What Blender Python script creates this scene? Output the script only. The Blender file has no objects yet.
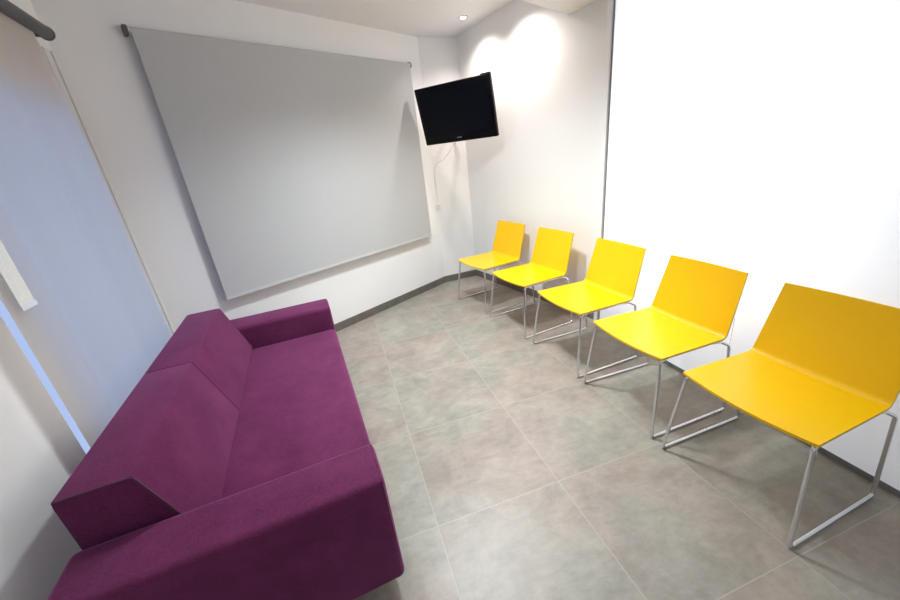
import bpy, bmesh, math, random
from mathutils import Vector, Matrix
random.seed(7)
scene = bpy.context.scene
COL = scene.collection

# ------------------------------------------------------------------ materials
def rgb(r, g, b):
    f = lambda c: ((c/255)/12.92 if c/255 <= .04045 else (((c/255)+.055)/1.055)**2.4)
    return (f(r), f(g), f(b), 1)

def mat(name, col, rough=.5, metal=0, spec=.5, noise=0, nscale=8, bump=0, bscale=200, sheen=0, coat=0):
    m = bpy.data.materials.new(name); m.use_nodes = True
    nt = m.node_tree; b = nt.nodes['Principled BSDF']
    b.inputs['Base Color'].default_value = col
    b.inputs['Roughness'].default_value = rough
    b.inputs['Metallic'].default_value = metal
    b.inputs['Specular IOR Level'].default_value = spec
    b.inputs['Sheen Weight'].default_value = sheen
    b.inputs['Coat Weight'].default_value = coat
    tc = nt.nodes.new('ShaderNodeTexCoord')
    if noise:
        n = nt.nodes.new('ShaderNodeTexNoise'); n.inputs['Scale'].default_value = nscale; n.inputs['Detail'].default_value = 6
        nt.links.new(tc.outputs['Object'], n.inputs['Vector'])
        r = nt.nodes.new('ShaderNodeValToRGB')
        r.color_ramp.elements[0].position = .3; r.color_ramp.elements[1].position = .7
        r.color_ramp.elements[0].color = tuple(c*(1-noise) for c in col[:3])+(1,)
        r.color_ramp.elements[1].color = tuple(min(1, c*(1+noise)) for c in col[:3])+(1,)
        nt.links.new(n.outputs['Fac'], r.inputs['Fac']); nt.links.new(r.outputs['Color'], b.inputs['Base Color'])
    if bump:
        n = nt.nodes.new('ShaderNodeTexNoise'); n.inputs['Scale'].default_value = bscale
        nt.links.new(tc.outputs['Object'], n.inputs['Vector'])
        bp = nt.nodes.new('ShaderNodeBump'); bp.inputs['Strength'].default_value = bump; bp.inputs['Distance'].default_value = .002
        nt.links.new(n.outputs['Fac'], bp.inputs['Height']); nt.links.new(bp.outputs['Normal'], b.inputs['Normal'])
    return m

M = {}
M['wall'] = mat('white_wall_paint', (.85, .86, .865, 1), .55, bump=.05, bscale=90)
M['wallR'] = M['wall']
M['ceil'] = mat('ceiling_paint', (.82, .82, .83, 1), .8)
M['profile'] = mat('pale_lacquered_profile', (.85, .85, .87, 1), .4)
M['gap'] = mat('dark_track', (.18, .185, .20, 1), .5)
M['chrome'] = mat('chrome_tube', (.78, .79, .82, 1), .12, metal=1)
M['yellow'] = mat('yellow_lacquered_shell', (.86, .51, .0, 1), .32, spec=.35, noise=.02, nscale=3)
M['ply'] = mat('plywood_edge', (.62, .41, .05, 1), .5, noise=.1, nscale=60)
M['gap2'] = mat('grey_gap_shade', (.20, .21, .23, 1), .5)
M['glide'] = mat('dark_plastic_glide', (.06, .06, .06, 1), .5)
M['tvblack'] = mat('glossy_black_plastic', (.003, .003, .005, 1), .35, spec=.12)
M['screen'] = mat('tv_screen_glass', (.002, .003, .008, 1), .25, spec=.12)
M['logo'] = mat('grey_logo_print', (.35, .37, .4, 1), .4)
M['bracket'] = mat('grey_metal_bracket', (.35, .35, .36, 1), .4, metal=.7)
M['cable'] = mat('white_cable', (.75, .73, .71, 1), .5)
M['blind'] = mat('grey_blind_fabric', (.50, .515, .53, 1), .9, spec=.1, noise=.03, nscale=120, bump=.15, bscale=900)
M['hem'] = mat('pale_grey_hem_bar', (.55, .57, .565, 1), .5)
M['tube'] = mat('dark_grey_roller', (.10, .11, .115, 1), .55)
M['frame'] = mat('white_window_frame', (.72, .72, .73, 1), .4)
M['lampring'] = mat('brushed_ring', (.22, .20, .19, 1), .35, metal=.8)
M['patch'] = mat('pale_mottled', (.80, .82, .82, 1), .9, noise=.12, nscale=300)
M['patchedge'] = mat('pale_blue_edge', (.75, .80, .90, 1), .8)
M['darkwood'] = mat('dark_sofa_foot', (.03, .025, .025, 1), .5)
M['outside'] = mat('outside_paving', (.45, .5, .58, 1), .9)

# velvet sofa upholstery: mottled magenta-purple with nap
def sofa_mat():
    m = bpy.data.materials.new('purple_velour'); m.use_nodes = True
    nt = m.node_tree; N = nt.nodes; L = nt.links; b = N['Principled BSDF']
    tc = N.new('ShaderNodeTexCoord')
    n1 = N.new('ShaderNodeTexNoise'); n1.inputs['Scale'].default_value = 5; n1.inputs['Detail'].default_value = 8; n1.inputs['Roughness'].default_value = .7
    n2 = N.new('ShaderNodeTexNoise'); n2.inputs['Scale'].default_value = 260; n2.inputs['Detail'].default_value = 3
    L.new(tc.outputs['Object'], n1.inputs['Vector']); L.new(tc.outputs['Object'], n2.inputs['Vector'])
    mx = N.new('ShaderNodeMath'); mx.operation = 'MULTIPLY_ADD'; mx.inputs[1].default_value = .45
    L.new(n2.outputs['Fac'], mx.inputs[0]); 
    s = N.new('ShaderNodeMath'); s.operation = 'MULTIPLY'; s.inputs[1].default_value = .55
    L.new(n1.outputs['Fac'], s.inputs[0]); L.new(s.outputs[0], mx.inputs[2])
    r = N.new('ShaderNodeValToRGB'); r.color_ramp.elements[0].position = .36; r.color_ramp.elements[1].position = .64
    r.color_ramp.elements[0].color = (.075, .010, .048, 1); r.color_ramp.elements[1].color = (.150, .026, .090, 1)
    L.new(mx.outputs[0], r.inputs['Fac']); L.new(r.outputs['Color'], b.inputs['Base Color'])
    b.inputs['Roughness'].default_value = .85; b.inputs['Specular IOR Level'].default_value = .15
    b.inputs['Sheen Weight'].default_value = .35; b.inputs['Sheen Roughness'].default_value = .45
    b.inputs['Sheen Tint'].default_value = (.75, .3, .65, 1)
    bp = N.new('ShaderNodeBump'); bp.inputs['Strength'].default_value = .25; bp.inputs['Distance'].default_value = .002
    L.new(n2.outputs['Fac'], bp.inputs['Height']); L.new(bp.outputs['Normal'], b.inputs['Normal'])
    return m
M['sofa'] = sofa_mat()
M['piping'] = mat('dark_purple_piping', (.055, .007, .035, 1), .8, sheen=.2)

# stoneware tile floor with pale grout
TX, TY = .5887, .600
def tile_mat(name, dark=1.0, grout=True):
    m = bpy.data.materials.new(name); m.use_nodes = True
    nt = m.node_tree; N = nt.nodes; L = nt.links; b = N['Principled BSDF']
    def math_(op, a, c=None, d=None):
        n = N.new('ShaderNodeMath'); n.operation = op
        for i, v in enumerate((a, c, d)):
            if v is None: continue
            if isinstance(v, (int, float)): n.inputs[i].default_value = v
            else: L.new(v, n.inputs[i])
        return n.outputs[0]
    tc = N.new('ShaderNodeTexCoord'); sp = N.new('ShaderNodeSeparateXYZ'); L.new(tc.outputs['Object'], sp.inputs[0])
    u = math_('DIVIDE', sp.outputs[0], TX); v = math_('DIVIDE', sp.outputs[1], TY)
    iu = math_('FLOOR', u); iv = math_('FLOOR', v)
    # per-tile offset of the pattern
    cb = N.new('ShaderNodeCombineXYZ'); L.new(math_('MULTIPLY', iu, 7.31), cb.inputs[0]); L.new(math_('MULTIPLY', iv, 5.17), cb.inputs[1]); L.new(math_('MULTIPLY', math_('ADD', iu, iv), 3.7), cb.inputs[2])
    va = N.new('ShaderNodeVectorMath'); va.operation = 'ADD'; L.new(tc.outputs['Object'], va.inputs[0]); L.new(cb.outputs[0], va.inputs[1])
    n1 = N.new('ShaderNodeTexNoise'); n1.inputs['Scale'].default_value = 4.5; n1.inputs['Detail'].default_value = 12; n1.inputs['Roughness'].default_value = .72; n1.inputs['Distortion'].default_value = .4
    L.new(va.outputs[0], n1.inputs['Vector'])
    mp = N.new('ShaderNodeMapping'); mp.inputs['Rotation'].default_value = (0, 0, 1.15); mp.inputs['Scale'].default_value = (9, 24, 10); L.new(va.outputs[0], mp.inputs[0])
    n2 = N.new('ShaderNodeTexNoise'); n2.inputs['Scale'].default_value = 1.3; n2.inputs['Detail'].default_value = 7; n2.inputs['Roughness'].default_value = .7
    L.new(mp.outputs[0], n2.inputs['Vector'])
    f = math_('ADD', math_('MULTIPLY', n1.outputs['Fac'], .68), math_('MULTIPLY', n2.outputs['Fac'], .32))
    r = N.new('ShaderNodeValToRGB'); e = r.color_ramp.elements
    e[0].position = .38; e[1].position = .64
    e[0].color = (.230*dark, .211*dark, .190*dark, 1); e[1].color = (.375*dark, .340*dark, .308*dark, 1)
    L.new(f, r.inputs['Fac'])
    # warm / cool drift
    n3 = N.new('ShaderNodeTexNoise'); n3.inputs['Scale'].default_value = 1.7; n3.inputs['Detail'].default_value = 3; L.new(va.outputs[0], n3.inputs['Vector'])
    r3 = N.new('ShaderNodeValToRGB'); r3.color_ramp.elements[0].position = .4; r3.color_ramp.elements[1].position = .6
    r3.color_ramp.elements[0].color = (.94, 1.0, .965, 1); r3.color_ramp.elements[1].color = (1.0, .935, .91, 1)
    L.new(n3.outputs['Fac'], r3.inputs['Fac'])
    mul = N.new('ShaderNodeMix'); mul.data_type = 'RGBA'; mul.blend_type = 'MULTIPLY'; mul.inputs[0].default_value = 1
    L.new(r.outputs['Color'], mul.inputs[6]); L.new(r3.outputs['Color'], mul.inputs[7])
    col = mul.outputs[2]
    if grout:
        du = math_('MULTIPLY', math_('ABSOLUTE', math_('SUBTRACT', u, math_('ROUND', u))), TX)
        dv = math_('MULTIPLY', math_('ABSOLUTE', math_('SUBTRACT', v, math_('ROUND', v))), TY)
        d = math_('MINIMUM', du, dv)
        g = math_('LESS_THAN', d, .0017)
        mg = N.new('ShaderNodeMix'); mg.data_type = 'RGBA'; L.new(g, mg.inputs[0]); L.new(col, mg.inputs[6])
        mg.inputs[7].default_value = (.37, .35, .32, 1)
        col = mg.outputs[2]
    L.new(col, b.inputs['Base Color'])
    b.inputs['Roughness'].default_value = .38; b.inputs['Specular IOR Level'].default_value = .45
    bp = N.new('ShaderNodeBump'); bp.inputs['Strength'].default_value = .12; bp.inputs['Distance'].default_value = .003
    L.new(n2.outputs['Fac'], bp.inputs['Height']); L.new(bp.outputs['Normal'], b.inputs['Normal'])
    return m
M['floor'] = tile_mat('grey_stoneware_tiles')
M['base'] = tile_mat('grey_stoneware_skirting', .5, False)

# translucent sheer blind
def sheer():
    m = bpy.data.materials.new('sheer_blind_fabric'); m.use_nodes = True
    nt = m.node_tree; N = nt.nodes; L = nt.links; N.remove(N['Principled BSDF'])
    out = N['Material Output']
    d = N.new('ShaderNodeBsdfDiffuse'); d.inputs[0].default_value = (.60, .62, .66, 1)
    t = N.new('ShaderNodeBsdfTranslucent'); t.inputs[0].default_value = (.92, .85, .78, 1)
    mx = N.new('ShaderNodeMixShader'); mx.inputs[0].default_value = .72
    L.new(d.outputs[0], mx.inputs[1]); L.new(t.outputs[0], mx.inputs[2]); L.new(mx.outputs[0], out.inputs[0])
    return m
M['sheer'] = sheer()
def frosted():
    m = bpy.data.materials.new('white_frosted_panel'); m.use_nodes = True
    nt = m.node_tree; N = nt.nodes; L = nt.links; b = N['Principled BSDF']
    b.inputs['Base Color'].default_value = (.86, .87, .89, 1); b.inputs['Roughness'].default_value = .3
    t = N.new('ShaderNodeBsdfTranslucent'); t.inputs[0].default_value = (.86, .88, .92, 1)
    mx = N.new('ShaderNodeMixShader'); mx.inputs[0].default_value = .4
    L.new(b.outputs[0], mx.inputs[1]); L.new(t.outputs[0], mx.inputs[2]); L.new(mx.outputs[0], N['Material Output'].inputs[0])
    return m
M['panel'] = frosted()
def glass():
    m = bpy.data.materials.new('window_glass'); m.use_nodes = True
    b = m.node_tree.nodes['Principled BSDF']
    b.inputs['Base Color'].default_value = (.9, .95, 1, 1); b.inputs['Roughness'].default_value = .02
    b.inputs['Transmission Weight'].default_value = 1; b.inputs['IOR'].default_value = 1.01
    return m
M['glass'] = glass()
def emit(name, col, s):
    m = bpy.data.materials.new(name); m.use_nodes = True
    nt = m.node_tree; nt.nodes.remove(nt.nodes['Principled BSDF'])
    e = nt.nodes.new('ShaderNodeEmission'); e.inputs[0].default_value = col; e.inputs[1].default_value = s
    nt.links.new(e.outputs[0], nt.nodes['Material Output'].inputs[0]); return m
M['lamp'] = emit('lamp_glow', (1, .93, .84, 1), 14)

# ------------------------------------------------------------------ helpers
def obj(name, bm, m, parent=None, smooth=False, mats=None):
    me = bpy.data.meshes.new(name); bmesh.ops.recalc_face_normals(bm, faces=bm.faces)
    bm.to_mesh(me); bm.free()
    o = bpy.data.objects.new(name, me); COL.objects.link(o)
    for mm in (mats or [m]): me.materials.append(mm)
    if smooth:
        for p in me.polygons: p.use_smooth = True
    if parent: o.parent = parent
    return o

def thing(name, label, cat, loc=(0, 0, 0), rz=0, group=None):
    o = bpy.data.objects.new(name, None); COL.objects.link(o); o.empty_display_size = .1
    o.location = loc; o.rotation_euler = (0, 0, rz); o['label'] = label; o['category'] = cat
    if group: o['group'] = group
    return o

def struct(o, label=None):
    o['kind'] = 'structure'
    if label: o['label'] = label
    return o

def box(bm, lo, hi, bev=0, seg=3, edges=None):
    g = bmesh.ops.create_cube(bm, size=1)
    vs = g['verts']
    for v in vs:
        v.co = Vector([lo[i] + (v.co[i] + .5)*(hi[i]-lo[i]) for i in range(3)])
    if bev:
        es = list({e for v in vs for e in v.link_edges})
        bmesh.ops.bevel(bm, geom=es, offset=bev, segments=seg, profile=.5, affect='EDGES', clamp_overlap=True)
    return bm

def prism(bm, pts, z0, z1):
    """vertical prism from a plan polygon"""
    a = [bm.verts.new((x, y, z0)) for x, y in pts]; b = [bm.verts.new((x, y, z1)) for x, y in pts]
    n = len(pts); bm.faces.new(a[::-1]); bm.faces.new(b)
    for i in range(n): bm.faces.new((a[i], a[(i+1) % n], b[(i+1) % n], b[i]))
    return bm

def prism_y(bm, pts, y0, y1, bev=0, seg=3):
    """prism from an XZ polygon extruded along Y"""
    a = [bm.verts.new((x, y0, z)) for x, z in pts]; b = [bm.verts.new((x, y1, z)) for x, z in pts]
    n = len(pts); bm.faces.new(a[::-1]); bm.faces.new(b)
    for i in range(n): bm.faces.new((a[i], a[(i+1) % n], b[(i+1) % n], b[i]))
    if bev:
        bmesh.ops.bevel(bm, geom=list(bm.edges), offset=bev, segments=seg, profile=.5, affect='EDGES', clamp_overlap=True)
    return bm

def fillet(pts, r, n=6):
    pts = [Vector(p) for p in pts]; out = [pts[0]]
    for i in range(1, len(pts)-1):
        a, b, c = pts[i-1], pts[i], pts[i+1]
        u = (a-b).normalized(); v = (c-b).normalized()
        ang = u.angle(v); rr = r
        d = min(rr/math.tan(ang/2), (a-b).length*.45, (c-b).length*.45)
        p0, p1 = b+u*d, b+v*d
        for k in range(n+1):
            t = k/n; out.append(p0*(1-t)**2 + b*2*t*(1-t) + p1*t*t)
    out.append(pts[-1]); return out

def tube(bm, pts, r, seg=10, closed=False):
    pts = [Vector(p) for p in pts]; rings = []; n = len(pts); up = None
    for i, p in enumerate(pts):
        if closed: t = (pts[(i+1) % n]-pts[i-1]).normalized()
        else: t = (pts[min(i+1, n-1)]-pts[max(i-1, 0)]).normalized()
        if up is None:
            up = Vector((0, 0, 1)) if abs(t.z) < .9 else Vector((1, 0, 0))
        x = (up - t*up.dot(t)).normalized(); y = t.cross(x); up = x
        rings.append([bm.verts.new(p + (x*math.cos(2*math.pi*k/seg)+y*math.sin(2*math.pi*k/seg))*r) for k in range(seg)])
    m = n if closed else n-1
    for i in range(m):
        A, B = rings[i], rings[(i+1) % n]
        for k in range(seg): bm.faces.new((A[k], A[(k+1) % seg], B[(k+1) % seg], B[k]))
    if not closed:
        bm.faces.new(rings[0][::-1]); bm.faces.new(rings[-1])
    return bm

def xf(bm, mtx):
    bmesh.ops.transform(bm, matrix=mtx, verts=bm.verts); return bm

def smooth_angle(o, a=35):
    for p in o.data.polygons: p.use_smooth = True
    try:
        o.data.set_sharp_from_angle(angle=math.radians(a))
    except Exception: pass
    return o

# ------------------------------------------------------------------ room plan (metres)
H = 2.604; HL = 2.320
CL = Vector((-1.400, 2.310)); CB = Vector((.982, 3.700)); CR = Vector((1.414, 3.728)); CE = Vector((1.835, 1.875))
YB = -2.0; ROT = .13
DL = Vector((-math.sin(ROT), math.cos(ROT)))      # left wall runs along DL, away from the camera
NL = Vector((DL.y, -DL.x))                        # into the room
def LW(s, off=0): return CL - DL*s + NL*off       # s metres back from the far corner
SL = (CL.y - YB)/DL.y
CN = LW(SL)

def wall_seg(name, a, b, t=.12, z1=H+.1, label=None):
    a, b = Vector(a), Vector(b); d = (b-a).normalized(); n = Vector((-d.y, d.x))  # outward = left of a->b
    return struct(obj(name, prism(bmesh.new(), [tuple(a), tuple(b), tuple(b+n*t), tuple(a+n*t)], 0, z1), M['wall']), label)

# walls (going so that outward is to the left)
wall_seg('wall_back', CL, CB, label='white wall behind the large grey blind')
wall_seg('wall_corner', CB, CR, label='narrow white wall behind the television')
wall_seg('wall_right', CR, CE, label='white wall lit by ceiling spotlights')
wall_seg('wall_partition', CE, (2.75, 1.875))
wall_seg('wall_side', (2.75, 1.875), (2.75, YB))
wall_seg('wall_front', (2.75, YB), CN)
# left wall with the window opening
W0, W1, WZ0, WZ1 = .130, 1.352, .06, 1.93
bm = bmesh.new()
def lbox(bm, s0, s1, o0, o1, z0, z1):
    return prism(bm, [tuple(LW(s0, o0)), tuple(LW(s1, o0)), tuple(LW(s1, o1)), tuple(LW(s0, o1))], z0, z1)
lbox(bm, 0, W0, -.12, 0, 0, H+.1); lbox(bm, W1, SL, -.12, 0, 0, H+.1)
lbox(bm, W0, W1, -.12, 0, WZ1, H+.1); lbox(bm, W0, W1, -.12, 0, 0, WZ0)
struct(obj('wall_left', bm, M['wall']), 'white left wall holding the window')

flo = [(-1.75, 4.0), (2.1, 4.0), (2.1, YB-.2), (-1.2, YB-.2)]
bm = bmesh.new(); box(bm, (-1.6, YB-.12, -.06), (2.9, 3.9, 0)); struct(obj('floor', bm, M['floor']), 'grey stoneware tiled floor')

# skirting tiles
def skirt(name, a, b, t=.012, h=.078):
    a, b = Vector(a), Vector(b); d = (b-a).normalized(); n = Vector((d.y, -d.x))
    L = (b-a).length; bm = bmesh.new(); k = 0.0
    while k < L-1e-4:
        e = min(k+.6, L)
        g = .0012
        prism(bm, [tuple(a+d*(k+g)), tuple(a+d*(k+g)+n*t), tuple(a+d*(e-g)+n*t), tuple(a+d*(e-g))], 0, h); k = e
    return struct(obj(name, bm, M['base']), 'grey tile skirting')
skirt('baseboard_back', CL, CB); skirt('baseboard_corner', CB, CR); skirt('baseboard_right', CR, CE)

# ceilings: the high one and the dropped one over the near part of the room
bm = prism(bmesh.new(), [tuple(CL), tuple(CN), (2.75, YB), (2.75, 1.875), tuple(CE), tuple(CR), tuple(CB)], H, H+.1)
struct(obj('ceiling', bm, M['ceil']), 'white ceiling with recessed spotlights')
sA = Vector((1.752, 2.274)); sd = Vector((-.489, -.243)).normalized()
# end of dropped ceiling on the left wall
k = None
for i in range(4000):
    p = sA + sd*i*.001
    if (p-CL).dot(NL) < 0: k = p; break
bm = prism(bmesh.new(), [tuple(sA), tuple(k), tuple(CN), (2.75, YB), (2.75, 1.875), tuple(CE)], HL, H)
struct(obj('ceiling', bm, M['ceil']), 'dropped lower part of the ceiling over the near chairs')

# sliding white wardrobe-like panels on the right
PX = 1.765
for n, (y0, y1) in enumerate(((.7535, 1.796), (-.45, .7505), (-1.95, -.453))):
    bm = bmesh.new(); vv = [bm.verts.new(q) for q in ((PX, y0, .034), (PX, y1, .034), (PX, y1, HL-.004), (PX, y0, HL-.004))]; bm.faces.new(vv)
    struct(obj('door_%d' % (n+1), bm, M['panel']), 'smooth white full-height sliding panel')
bm = bmesh.new(); box(bm, (PX+.001, -1.95, 0), (PX+.05, 1.796, .032)); struct(obj('trim_1', bm, M['gap']), 'dark grey floor track below the white panels')
bm = bmesh.new(); box(bm, (PX-.002, 1.825, .0), (1.835, 1.868, HL-.001)); struct(obj('trim_2', bm, M['profile']), 'pale vertical profile beside the white panel')
bm = bmesh.new(); box(bm, (PX+.008, 1.7965, .0), (1.83, 1.8245, HL-.001)); struct(obj('trim_3', bm, M['gap2']), 'dark shadow gap beside the white panel')  # grey strip stands in for the shade in the gap

# ------------------------------------------------------------------ window, left wall
win = thing('window_1', 'tall window behind the translucent blind', 'window'); del win['category']; win['kind'] = 'structure'
bm = bmesh.new()
lbox(bm, W0, W0+.045, -.10, -.04, WZ0, WZ1); lbox(bm, W1-.02, W1, -.10, -.04, WZ0, WZ1)
lbox(bm, W0+.045, W1-.02, -.10, -.04, WZ1-.05, WZ1); lbox(bm, W0+.045, W1-.02, -.10, -.04, WZ0, WZ0+.05)
obj('window_frame', bm, M['frame'], win)
bm = bmesh.new(); lbox(bm, W0+.045, W1-.02, -.073, -.067, WZ0+.05, WZ1-.05); obj('pane', bm, M['glass'], win)
# corner post (casing) between the blind and the far wall
bm = bmesh.new(); lbox(bm, .014, .060, .0, .016, 0, 2.19); lbox(bm, .066, .128, .0, .010, 0, 2.19); struct(obj('trim_4', bm, M['frame']), 'white window casing in the corner')

# ------------------------------------------------------------------ sheer roller blind over the window
S0, S1, BO, BZ = .328, 1.445, .062, 2.205
b2 = thing('roller_blind', 'translucent pale blind glowing with daylight, on a dark roller, over the left window', 'blind')
bm = bmesh.new(); a, b = LW(.285, BO+.030), LW(1.50, BO+.030)
tube(bm, [(a.x, a.y, BZ), (b.x, b.y, BZ)], .028, 24); smooth_angle(obj('roller_tube', bm, M['tube'], b2))
for s in (.280, 1.506):
    bm = bmesh.new(); lbox(bm, s-.004, s+.004, 0, BO+.05, BZ-.016, BZ+.018)
    a, b = LW(s-.005, BO+.030), LW(s+.005, BO+.030); tube(bm, [(a.x, a.y, BZ), (b.x, b.y, BZ)], .031, 24)
    obj('end_bracket', bm, M['tube'], b2)
bm = bmesh.new(); nu, nv = 90, 40; zz0 = .10; grid = []
for j in range(nv+1):
    z = BZ + (zz0-BZ)*j/nv; row = []
    for i in range(nu+1):
        f = i/nu; s = S0 + (S1-S0)*f
        amp = min(1, max(0, (BZ-z)/.5))
        off = BO + amp*(.018*math.sin(f*15.0+.6) + .010*math.sin(f*31+1.1+z*.4))
        p = LW(s, off); row.append(bm.verts.new((p.x, p.y, z)))
    grid.append(row)
for j in range(nv):
    for i in range(nu): bm.faces.new((grid[j][i], grid[j][i+1], grid[j+1][i+1], grid[j+1][i]))
obj('fabric', bm, M['sheer'], b2, smooth=True)
bm = bmesh.new(); lbox(bm, S0, S1, BO-.008, BO+.008, .075, .10); obj('bottom_bar', bm, M['hem'], b2)

cl = thing('pale_patch', 'pale mottled cloth strip with a light hem hanging before the left blind', 'patch')  # flat pale patch with a bluish lower edge, set before the blind
bm = bmesh.new(); lbox(bm, 1.350, 1.425, BO+.030, BO+.032, 1.165, 1.75); obj('patch_body', bm, M['patch'], cl)
bm = bmesh.new(); lbox(bm, 1.345, 1.425, BO+.029, BO+.033, 1.150, 1.165); obj('hem', bm, M['patchedge'], cl)


# ------------------------------------------------------------------ large grey roller blind
DB = (CB-CL).normalized(); NB = Vector((DB.y, -DB.x))
def BW(t, off=0): return CL + DB*t + NB*off
def bbox(bm, t0, t1, o0, o1, z0, z1, bev=0):
    prism(bm, [tuple(BW(t0, o0)), tuple(BW(t1, o0)), tuple(BW(t1, o1)), tuple(BW(t0, o1))], z0, z1); return bm
A0 = Vector((-.36728507, 2.92021425)); A1 = Vector((.97827, 3.66512770)); dd = (A1-A0).normalized()
tL = (A0 + dd*(-.829) - CL).dot(DB); tR = (A0 + dd*1.3577 - CL).dot(DB)
BT, BBm = 2.354, .645
rb = thing('roller_blind', 'large opaque grey roller blind lowered on the white wall beside the television', 'blind')
bm = bmesh.new(); a, b = BW(tL-.012, .040), BW(tR+.006, .040)
tube(bm, [(a.x, a.y, BT-.022), (b.x, b.y, BT-.022)], .020, 24); smooth_angle(obj('roller_tube', bm, M['hem'], rb))
for t in (tL-.022, tR+.010):
    bm = bmesh.new(); a, b = BW(t-.009, .036), BW(t+.009, .036)
    tube(bm, [(a.x, a.y, BT-.02), (b.x, b.y, BT-.02)], .027, 24)
    bbox(bm, t-.008, t+.008, 0, .04, BT-.045, BT+.006)
    e = smooth_angle(obj('end_bracket', bm, M['tube'], rb))
    bm = bmesh.new(); sgn = 1 if t < tR else -1
    c = t + .013*sgn
    a, b = BW(c-.004, .048), BW(c+.004, .048)
    tube(bm, [(a.x, a.y, BT-.018), (b.x, b.y, BT-.018)], .016, 16); smooth_angle(obj('pin', bm, M['chrome'], e))
bm = bmesh.new(); bbox(bm, tL, tR, .0585, .060, BBm+.012, BT-.012)
obj('fabric', bm, M['blind'], rb)
bm = bmesh.new(); bbox(bm, tL, tR, .053, .066, BBm-.006, BBm+.014); obj('bottom_bar', bm, M['hem'], rb)

# ------------------------------------------------------------------ recessed spotlights
def lamp_thing(x, y, z, label, power, ang=100, blend=.9, col=(1, .93, .86), r=.03):
    t = thing('recessed_spotlight', label, 'lamp', (x, y, z), 0)
    bm = bmesh.new(); prof = [(.026, .0), (.030, -.005), (.038, -.005), (.041, 0)]
    rings = [[bm.verts.new((q*math.cos(2*math.pi*i/32), q*math.sin(2*math.pi*i/32), h)) for i in range(32)] for q, h in prof]
    for A, B in zip(rings, rings[1:]):
        for i in range(32): bm.faces.new((A[i], A[(i+1) % 32], B[(i+1) % 32], B[i]))
    obj('trim_ring', bm, M['lampring'], t, smooth=True)
    bm = bmesh.new(); bmesh.ops.create_uvsphere(bm, u_segments=24, v_segments=12, radius=.026, matrix=Matrix.Diagonal((1, 1, .62, 1)))
    obj('bulb', bm, M['lamp'], t)
    ld = bpy.data.lights.new('spot_beam', 'SPOT'); ld.energy = power; ld.spot_size = math.radians(ang); ld.spot_blend = blend
    ld.color = col; ld.shadow_soft_size = r
    lo = bpy.data.objects.new('spot_beam', ld); COL.objects.link(lo); lo.parent = t; lo.location = (0, 0, -.05)
    return t
W = 1.3
WARM, COOL = (1, .90, .84), (.90, .98, 1)
lamp_thing(1.293, 3.194, H, 'small round recessed spotlight glowing in the ceiling above the television', 21*W, 140, 1, WARM)
lamp_thing(1.40, 2.62, H, 'recessed spotlight over the second yellow chair, beyond the top of the photo', 27*W, 140, 1, WARM)
lamp_thing(.50, 1.88, H, 'recessed spotlight in front of the large grey blind, beyond the top of the photo', 118*W, 134, 1, COOL, .10)
lamp_thing(.85, 1.35, HL, 'recessed spotlight over the middle of the tiled floor, beyond the top of the photo', 44*W, 118, 1, (1, .97, .94), .12)
lamp_thing(-.45, 1.15, HL, 'recessed spotlight over the purple sofa, beyond the top of the photo', 18*W, 100, 1, COOL)
lamp_thing(1.30, .35, HL, 'recessed spotlight over the nearest yellow chair, beyond the top of the photo', 7*W, 110, 1, COOL, .12)
lamp_thing(.15, -1.00, HL, 'added fill spotlight behind the camera, unseen, brightening the near sofa arm', 22*W, 130, 1, COOL, .12)  # unseen lamp added as fill for the near side of the sofa

# added light for the room behind the frosted panels; unseen, made-up fixture
al = bpy.data.lights.new('panel_backlight', 'AREA'); al.shape = 'RECTANGLE'; al.size = 1.1; al.size_y = 1.0; al.energy = 30; al.color = (.93, .96, 1)
ao = bpy.data.objects.new('panel_backlight', al); COL.objects.link(ao); ao.location = (2.62, 1.2, 1.25); ao.rotation_euler = (0, math.radians(90), 0)
bl = thing('added_backlight', 'added unseen light panel that backlights the frosted sliding panels', 'lamp', (2.62, 1.2, 1.25))
bm = bmesh.new(); box(bm, (.012, -.56, -.61), (.07, .56, .61), .004, 1); obj('housing', bm, M['frame'], bl)
bm = bmesh.new(); box(bm, (.004, -.54, -.59), (.012, .54, .59)); obj('diffuser', bm, M['frame'], bl)
bm = bmesh.new(); box(bm, (.02, -.03, -1.25), (.06, .03, -.60), .003, 1); obj('stand', bm, M['bracket'], bl)
ao.parent = bl; ao.location = (0, 0, 0)

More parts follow.
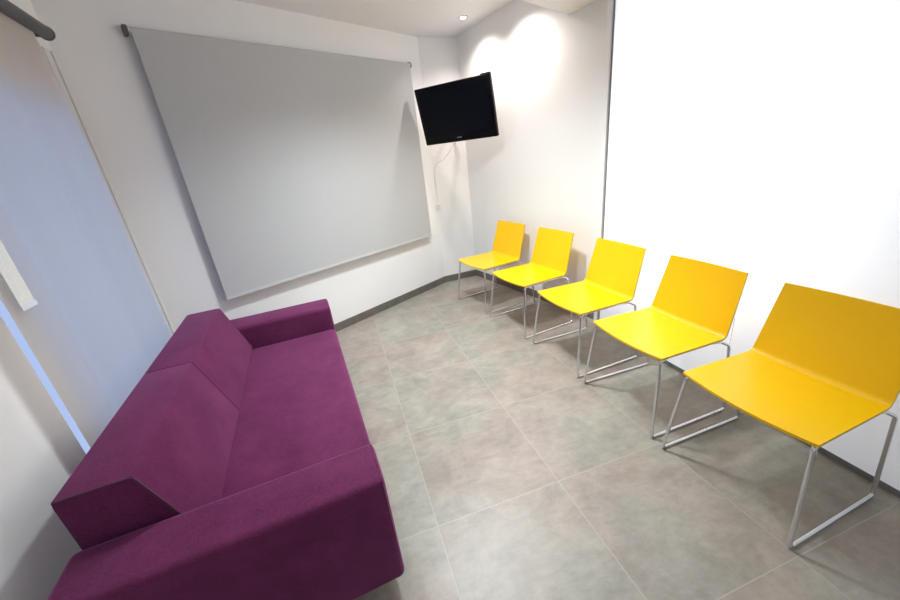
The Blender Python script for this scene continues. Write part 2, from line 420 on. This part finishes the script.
# ------------------------------------------------------------------ yellow chairs
SW, HF, SD, HR, BL, HT, WT, WB = .491, .453, .420, .449, .093, .776, .435, .472
FX, FW, RX, RW = -.032, .539, .479, .524
def shell_profile():
    P0 = Vector((0, HF)); P1 = Vector((SD, HR)); P2 = Vector((SD+BL, HT))
    pts = []
    u = (P0-P1).normalized(); v = (P2-P1).normalized(); d = .026
    a, b = P1+u*d, P1+v*d
    for k in range(13): pts.append(P0.lerp(a, k/12))
    for k in range(1, 10):
        t = k/10; pts.append(a*(1-t)**2+P1*2*t*(1-t)+b*t*t)
    mid = 12+5
    for k in range(13): pts.append(b.lerp(P2, k/12))
    return pts, mid
def shell_part(i0, i1, nm, parent):
    pts, mid = shell_profile(); n = len(pts); th = .011; NW = 16
    bm = bmesh.new(); top = []; bot = []
    for i in range(i0, i1+1):
        p = pts[i]; t = (pts[min(i+1, n-1)]-pts[max(i-1, 0)]).normalized(); nr = Vector((-t.y, t.x))  # up / towards sitter
        frac = i/(n-1)
        # width: seat front -> bend -> top
        w = SW + (WB-SW)*min(1, p.x/SD) if i <= mid else WB + (WT-WB)*max(0, (p.y-HR)/(HT-HR))
        rt, rb_ = [], []
        for k in range(NW+1):
            y = (k/NW-.5); dish = (1-(2*y)**2)
            dx = 0; dz = 0
            if i <= mid:
                dz = -.010*dish*max(.35, math.sin(math.pi*min(1, .15+p.x/SD*.7)))
                dx = -.022*dish*max(0, 1-p.x/.12)
            else:
                q = (p.y-HR)/(HT-HR); dx = .012*dish*min(1, q*1.6)
                dz = -.010*dish*.35*max(0, 1-q*3)
            base = Vector((p.x+dx, y*w, p.y+dz))
            rt.append(bm.verts.new(base)); rb_.append(bm.verts.new(base - Vector((nr.x, 0, nr.y))*th))
        top.append(rt); bot.append(rb_)
    m = len(top)
    for i in range(m-1):
        for k in range(NW):
            bm.faces.new((top[i][k], top[i+1][k], top[i+1][k+1], top[i][k+1]))
            bm.faces.new((bot[i][k], bot[i][k+1], bot[i+1][k+1], bot[i+1][k]))
        for k in (0, NW):
            f = bm.faces.new((top[i][k], top[i+1][k], bot[i+1][k], bot[i][k])); f.material_index = 1
    for i in (0, m-1):
        for k in range(NW):
            f = bm.faces.new((top[i][k], top[i][k+1], bot[i][k+1], bot[i][k])); f.material_index = 0
    o = obj(nm, bm, None, parent, mats=[M['yellow'], M['ply']])
    smooth_angle(o, 40); return o

def make_chair(label):
    t = thing('chair', label, 'chair', group='yellow waiting chairs along the right wall')
    pts, mid = shell_profile()
    shell_part(0, mid, 'seat', t); shell_part(mid, len(pts)-1, 'backrest', t)
    R = .0078; z = R
    for s in (1, -1):
        ft = (.012, s*.232, HF-.021); ff = (FX, s*FW/2, z); rf = (RX, s*RW/2, z)
        # under-seat stub, front leg
        bm = bmesh.new(); A = Vector(ff); T = Vector(ft)
        kneef = A.lerp(T, .12)
        tube(bm, fillet([(.07, s*.222, HF-.020), ft, kneef], .022), R, 12)
        smooth_angle(obj('leg', bm, M['chrome'], t), 60)
        bm = bmesh.new(); B = Vector(rf); kt = Vector((.438, s*.249, HR-.040))
        kneer = B.lerp(kt, .12)
        tube(bm, fillet([(.36, s*.215, HR-.022), (.405, s*.228, HR-.022), kt, kneer], .022), R, 12)
        smooth_angle(obj('leg', bm, M['chrome'], t), 60)
        bm = bmesh.new(); tube(bm, fillet([kneef, ff, rf, kneer], .022), R, 12)
        r_ = smooth_angle(obj('runner', bm, M['chrome'], t), 60)
        bm = bmesh.new(); tube(bm, [(.07, s*.222, HF-.020), (.36, s*.215, HR-.022)], R, 12)
        smooth_angle(obj('seat_rail', bm, M['chrome'], t), 60)
    bm = bmesh.new(); tube(bm, [(.10, -.222, HF-.022), (.10, .222, HF-.022)], R*.9, 10); obj('cross_bar', bm, M['chrome'], t, smooth=True)
    bm = bmesh.new(); tube(bm, [(.33, -.215, HR-.024), (.33, .215, HR-.024)], R*.9, 10); obj('cross_bar', bm, M['chrome'], t, smooth=True)
    return t
def copy_thing(root, label):
    r = root.copy(); COL.objects.link(r); r['label'] = label
    for ch in list(root.children):
        c = ch.copy(); COL.objects.link(c); c.parent = r
        for g in ch.children:
            d = g.copy(); COL.objects.link(d); d.parent = c
    return r
CH = [(1.011, 2.777, .191, 'yellow shell chair on chrome legs standing in the far corner below the television'),
      (1.112, 2.165, .137, 'yellow shell chair on chrome legs, second from the far corner'),
      (1.181, 1.522, .048, 'yellow shell chair in the middle of the row, at the edge of the white panel'),
      (1.193, .911, .010, 'yellow shell chair before the white panel, next to the nearest one'),
      (1.198, .299, .034, 'nearest and largest-looking yellow shell chair, back cut by the right photo edge')]
first = None
for x, y, a, lab in CH:
    c = make_chair(lab) if first is None else copy_thing(first, lab)
    first = first or c
    c.location = (x, y, 0); c.rotation_euler = (0, 0, a)

# ------------------------------------------------------------------ purple sofa
SRT = .095
sofa = thing('sofa', 'long purple velour sofa with low square arms under the left window', 'sofa', (-1.016, .316, 0), SRT)
AH, SH, DS, AW, Y2, Y3, Z0 = .548, .386, .857, .196, 1.703, 1.935, .085
def rbox(name, lo, hi, bev, parent, m='sofa', seg=4):
    bm = bmesh.new(); box(bm, lo, hi, bev, seg); return smooth_angle(obj(name, bm, M[m], parent), 50)
def rect_path(p, r=.022):
    q = fillet(p + [p[0], p[1]], r, 4); return q[5:-1] if False else q[1:-1]
for n, (y0, y1) in enumerate(((0, AW), (Y2, Y3))):
    a_ = rbox('armrest', (0, y0, Z0), (DS, y1, AH), .024, sofa)
    # piping round the front face
    e = .010
    for x in (DS-.009,):
        bm = bmesh.new()
        pth = fillet([(x, y0+e, Z0+.03), (x, y0+e-.004, AH-e*.6), (x, y1-e+.004, AH-e*.6), (x, y1-e, Z0+.03)], .016, 5)
        tube(bm, pth, .0035, 8); smooth_angle(obj('piping', bm, M['sofa'], a_), 60)
rbox('base', (.03, AW-.004, Z0+.004), (DS-.03, Y2+.004, .27), .012, sofa)
bm = bmesh.new(); box(bm, (.20, AW+.001, .20), (DS, Y2-.001, SH), .032, 5)
seat = smooth_angle(obj('seat_cushion', bm, M['sofa'], sofa), 50)
rbox('front_panel', (DS-.05, AW+.001, Z0), (DS-.006, Y2-.001, .215), .012, sofa)
# back frame and the two wedge cushions
rbox('back_frame', (.02, AW-.002, Z0), (.20, Y2+.002, .43), .015, sofa)
YS = .93
B0, B1, B2, ZT = .016, .199, .297, .714
prof = [(B0, .40), (B0, ZT-.001), (B1, ZT), (B2+.010, .395), (B2-.02, .375), (B0+.02, .375)]
for y0, y1, e0 in ((AW+.006, YS-.0003, True), (YS+.0003, Y2-.003, False)):
    bm = bmesh.new(); prism_y(bm, prof, y0, y1, .007, 4)
    c = smooth_angle(obj('back_cushion', bm, M['sofa'], sofa), 50)
    bm = bmesh.new(); yy = y0+.003 if e0 else y1-.003
    pth = fillet([(B0+.004, yy, .42), (B0+.004, yy, ZT-.004), (B1-.001, yy, ZT-.004), (B2+.004, yy, .40)], .016, 5)
    tube(bm, pth, .0032, 8); smooth_angle(obj('piping', bm, M['piping'], c), 60)
for x, y in ((.10, .16), (DS-.17, .16), (.10, Y3-.16), (DS-.17, Y3-.16)):
    bm = bmesh.new(); box(bm, (x-.025, y-.025, 0), (x+.025, y+.025, Z0+.01), .004, 2); obj('leg', bm, M['darkwood'], sofa)

# ------------------------------------------------------------------ television on a wall arm
TVL, TVY, TVT = Vector((1.127, 3.167, 1.841)), -.822, .22
tv = thing('television', 'black flat television tilted down from a wall arm in the far corner', 'television', tuple(TVL), 0)
tv.rotation_euler = (TVT, 0, TVY)
tv.rotation_mode = 'XYZ'
w, h = .80, .516
# local: X width, Z height, front faces -Y ; rotation Rz(yaw) @ Rx(tilt)
bm = bmesh.new()
box(bm, (-w/2, 0, -h/2), (w/2, .045, h/2), .006, 2); box(bm, (-w/2+.06, .045, -h/2+.05), (w/2-.06, .085, h/2-.05), .015, 2)
smooth_angle(obj('casing', bm, M['tvblack'], tv), 40)
bm = bmesh.new(); box(bm, (-w/2+.036, -.0015, -h/2+.075), (w/2-.036, .001, h/2-.034)); obj('screen', bm, M['screen'], tv)
bm = bmesh.new()
for i in range(4):
    x = -.021+.0135*i-.02*0
    box(bm, (x-.0045, -.0018, -h/2+.034), (x+.0045, .0002, -h/2+.043))
obj('logo', bm, M['logo'], tv)
bm = bmesh.new(); box(bm, (w/2-.10, .02, h/2-.005), (w/2-.004, .04, h/2+.009), .002, 1); obj('top_ledge', bm, M['tvblack'], tv)
# wall arm (bracket) as part of the television assembly
tv_m = Matrix.Translation(TVL) @ Matrix.Rotation(TVY, 4, 'Z') @ Matrix.Rotation(TVT, 4, 'X')
inv = tv_m.inverted()
wp = Vector((1.20, 3.714, 1.93))                     # plate on the short corner wall
pl = [Vector((wp.x, wp.y-.02, wp.z)), Vector((1.30, 3.50, 1.93)), Vector((1.20, 3.30, 1.90)), tv_m @ Vector((0, .09, .03))]
bm = bmesh.new(); tube(bm, [inv @ p for p in pl], .014, 12); smooth_angle(obj('bracket_arm', bm, M['bracket'], tv), 50)
bm = bmesh.new(); box(bm, (wp.x-.05, wp.y-.022, wp.z-.10), (wp.x+.05, wp.y-.002, wp.z+.10), .003, 1); xf(bm, inv)
obj('wall_plate', bm, M['bracket'], tv)
bm = bmesh.new(); box(bm, (-.10, .085, -.10), (.10, .095, .10), .002, 1); obj('mounting_plate', bm, M['bracket'], tv)
bm = bmesh.new(); tube(bm, [(w/2-.02, .05, h/2-.075), (w/2+.035, .075, h/2-.060)], .003, 8); obj('antenna_stub', bm, M['bracket'], tv)

# cable hanging from the set down the corner wall
def bez(p, n=40):
    out = []
    P = [Vector(q) for q in p]
    P = [P[0]]+P+[P[-1]]
    for i in range(1, len(P)-2):
        a, b, c, d = P[i-1:i+3]
        for k in range(n//4):
            t = k/(n//4)
            out.append(.5*((2*b)+(c-a)*t+(2*a-5*b+4*c-d)*t*t+(3*b-a-3*c+d)*t**3))
    out.append(P[-2]); return out
c0 = tv_m @ Vector((-.02, .09, -.20))
cb = thing('cable', 'thin white cable drooping from the television to the wall', 'cable')
bm = bmesh.new(); tube(bm, bez([c0, (1.08, 3.50, 1.45), (1.03, 3.66, 1.40), (1.00, 3.694, 1.30), (1.00, 3.695, 1.15), (1.00, 3.695, .95)]), .0028, 8)
obj('lead', bm, M['cable'], cb, smooth=True)
bm = bmesh.new(); box(bm, (.975, 3.690, .90), (1.025, 3.703, .96), .003, 1); obj('plug', bm, M['frame'], cb)

# ------------------------------------------------------------------ world, camera, view
w_ = bpy.data.worlds.new('World'); scene.world = w_; w_.use_nodes = True
bg = w_.node_tree.nodes['Background']; bg.inputs[0].default_value = (.47, .575, .86, 1); bg.inputs[1].default_value = .72

cam = bpy.data.cameras.new('camera'); co = bpy.data.objects.new('camera', cam); COL.objects.link(co)
cam.sensor_width = 36; cam.lens = 361.047/900*36; cam.clip_start = .01
co.rotation_mode = 'XYZ'; co.location = (-.131111, -.490633, 1.453840); co.rotation_euler = (1.19417717, .105812121, -.308174483)
scene.camera = co
vs = scene.view_settings
vs.view_transform = 'Standard'; vs.look = 'None'; vs.gamma = 1; vs.use_curve_mapping = False; vs.exposure = 0.5
scene.cycles.use_denoising = True
scene.cycles.max_bounces = 10
scene.cycles.diffuse_bounces = 6
scene.cycles.sample_clamp_indirect = 6
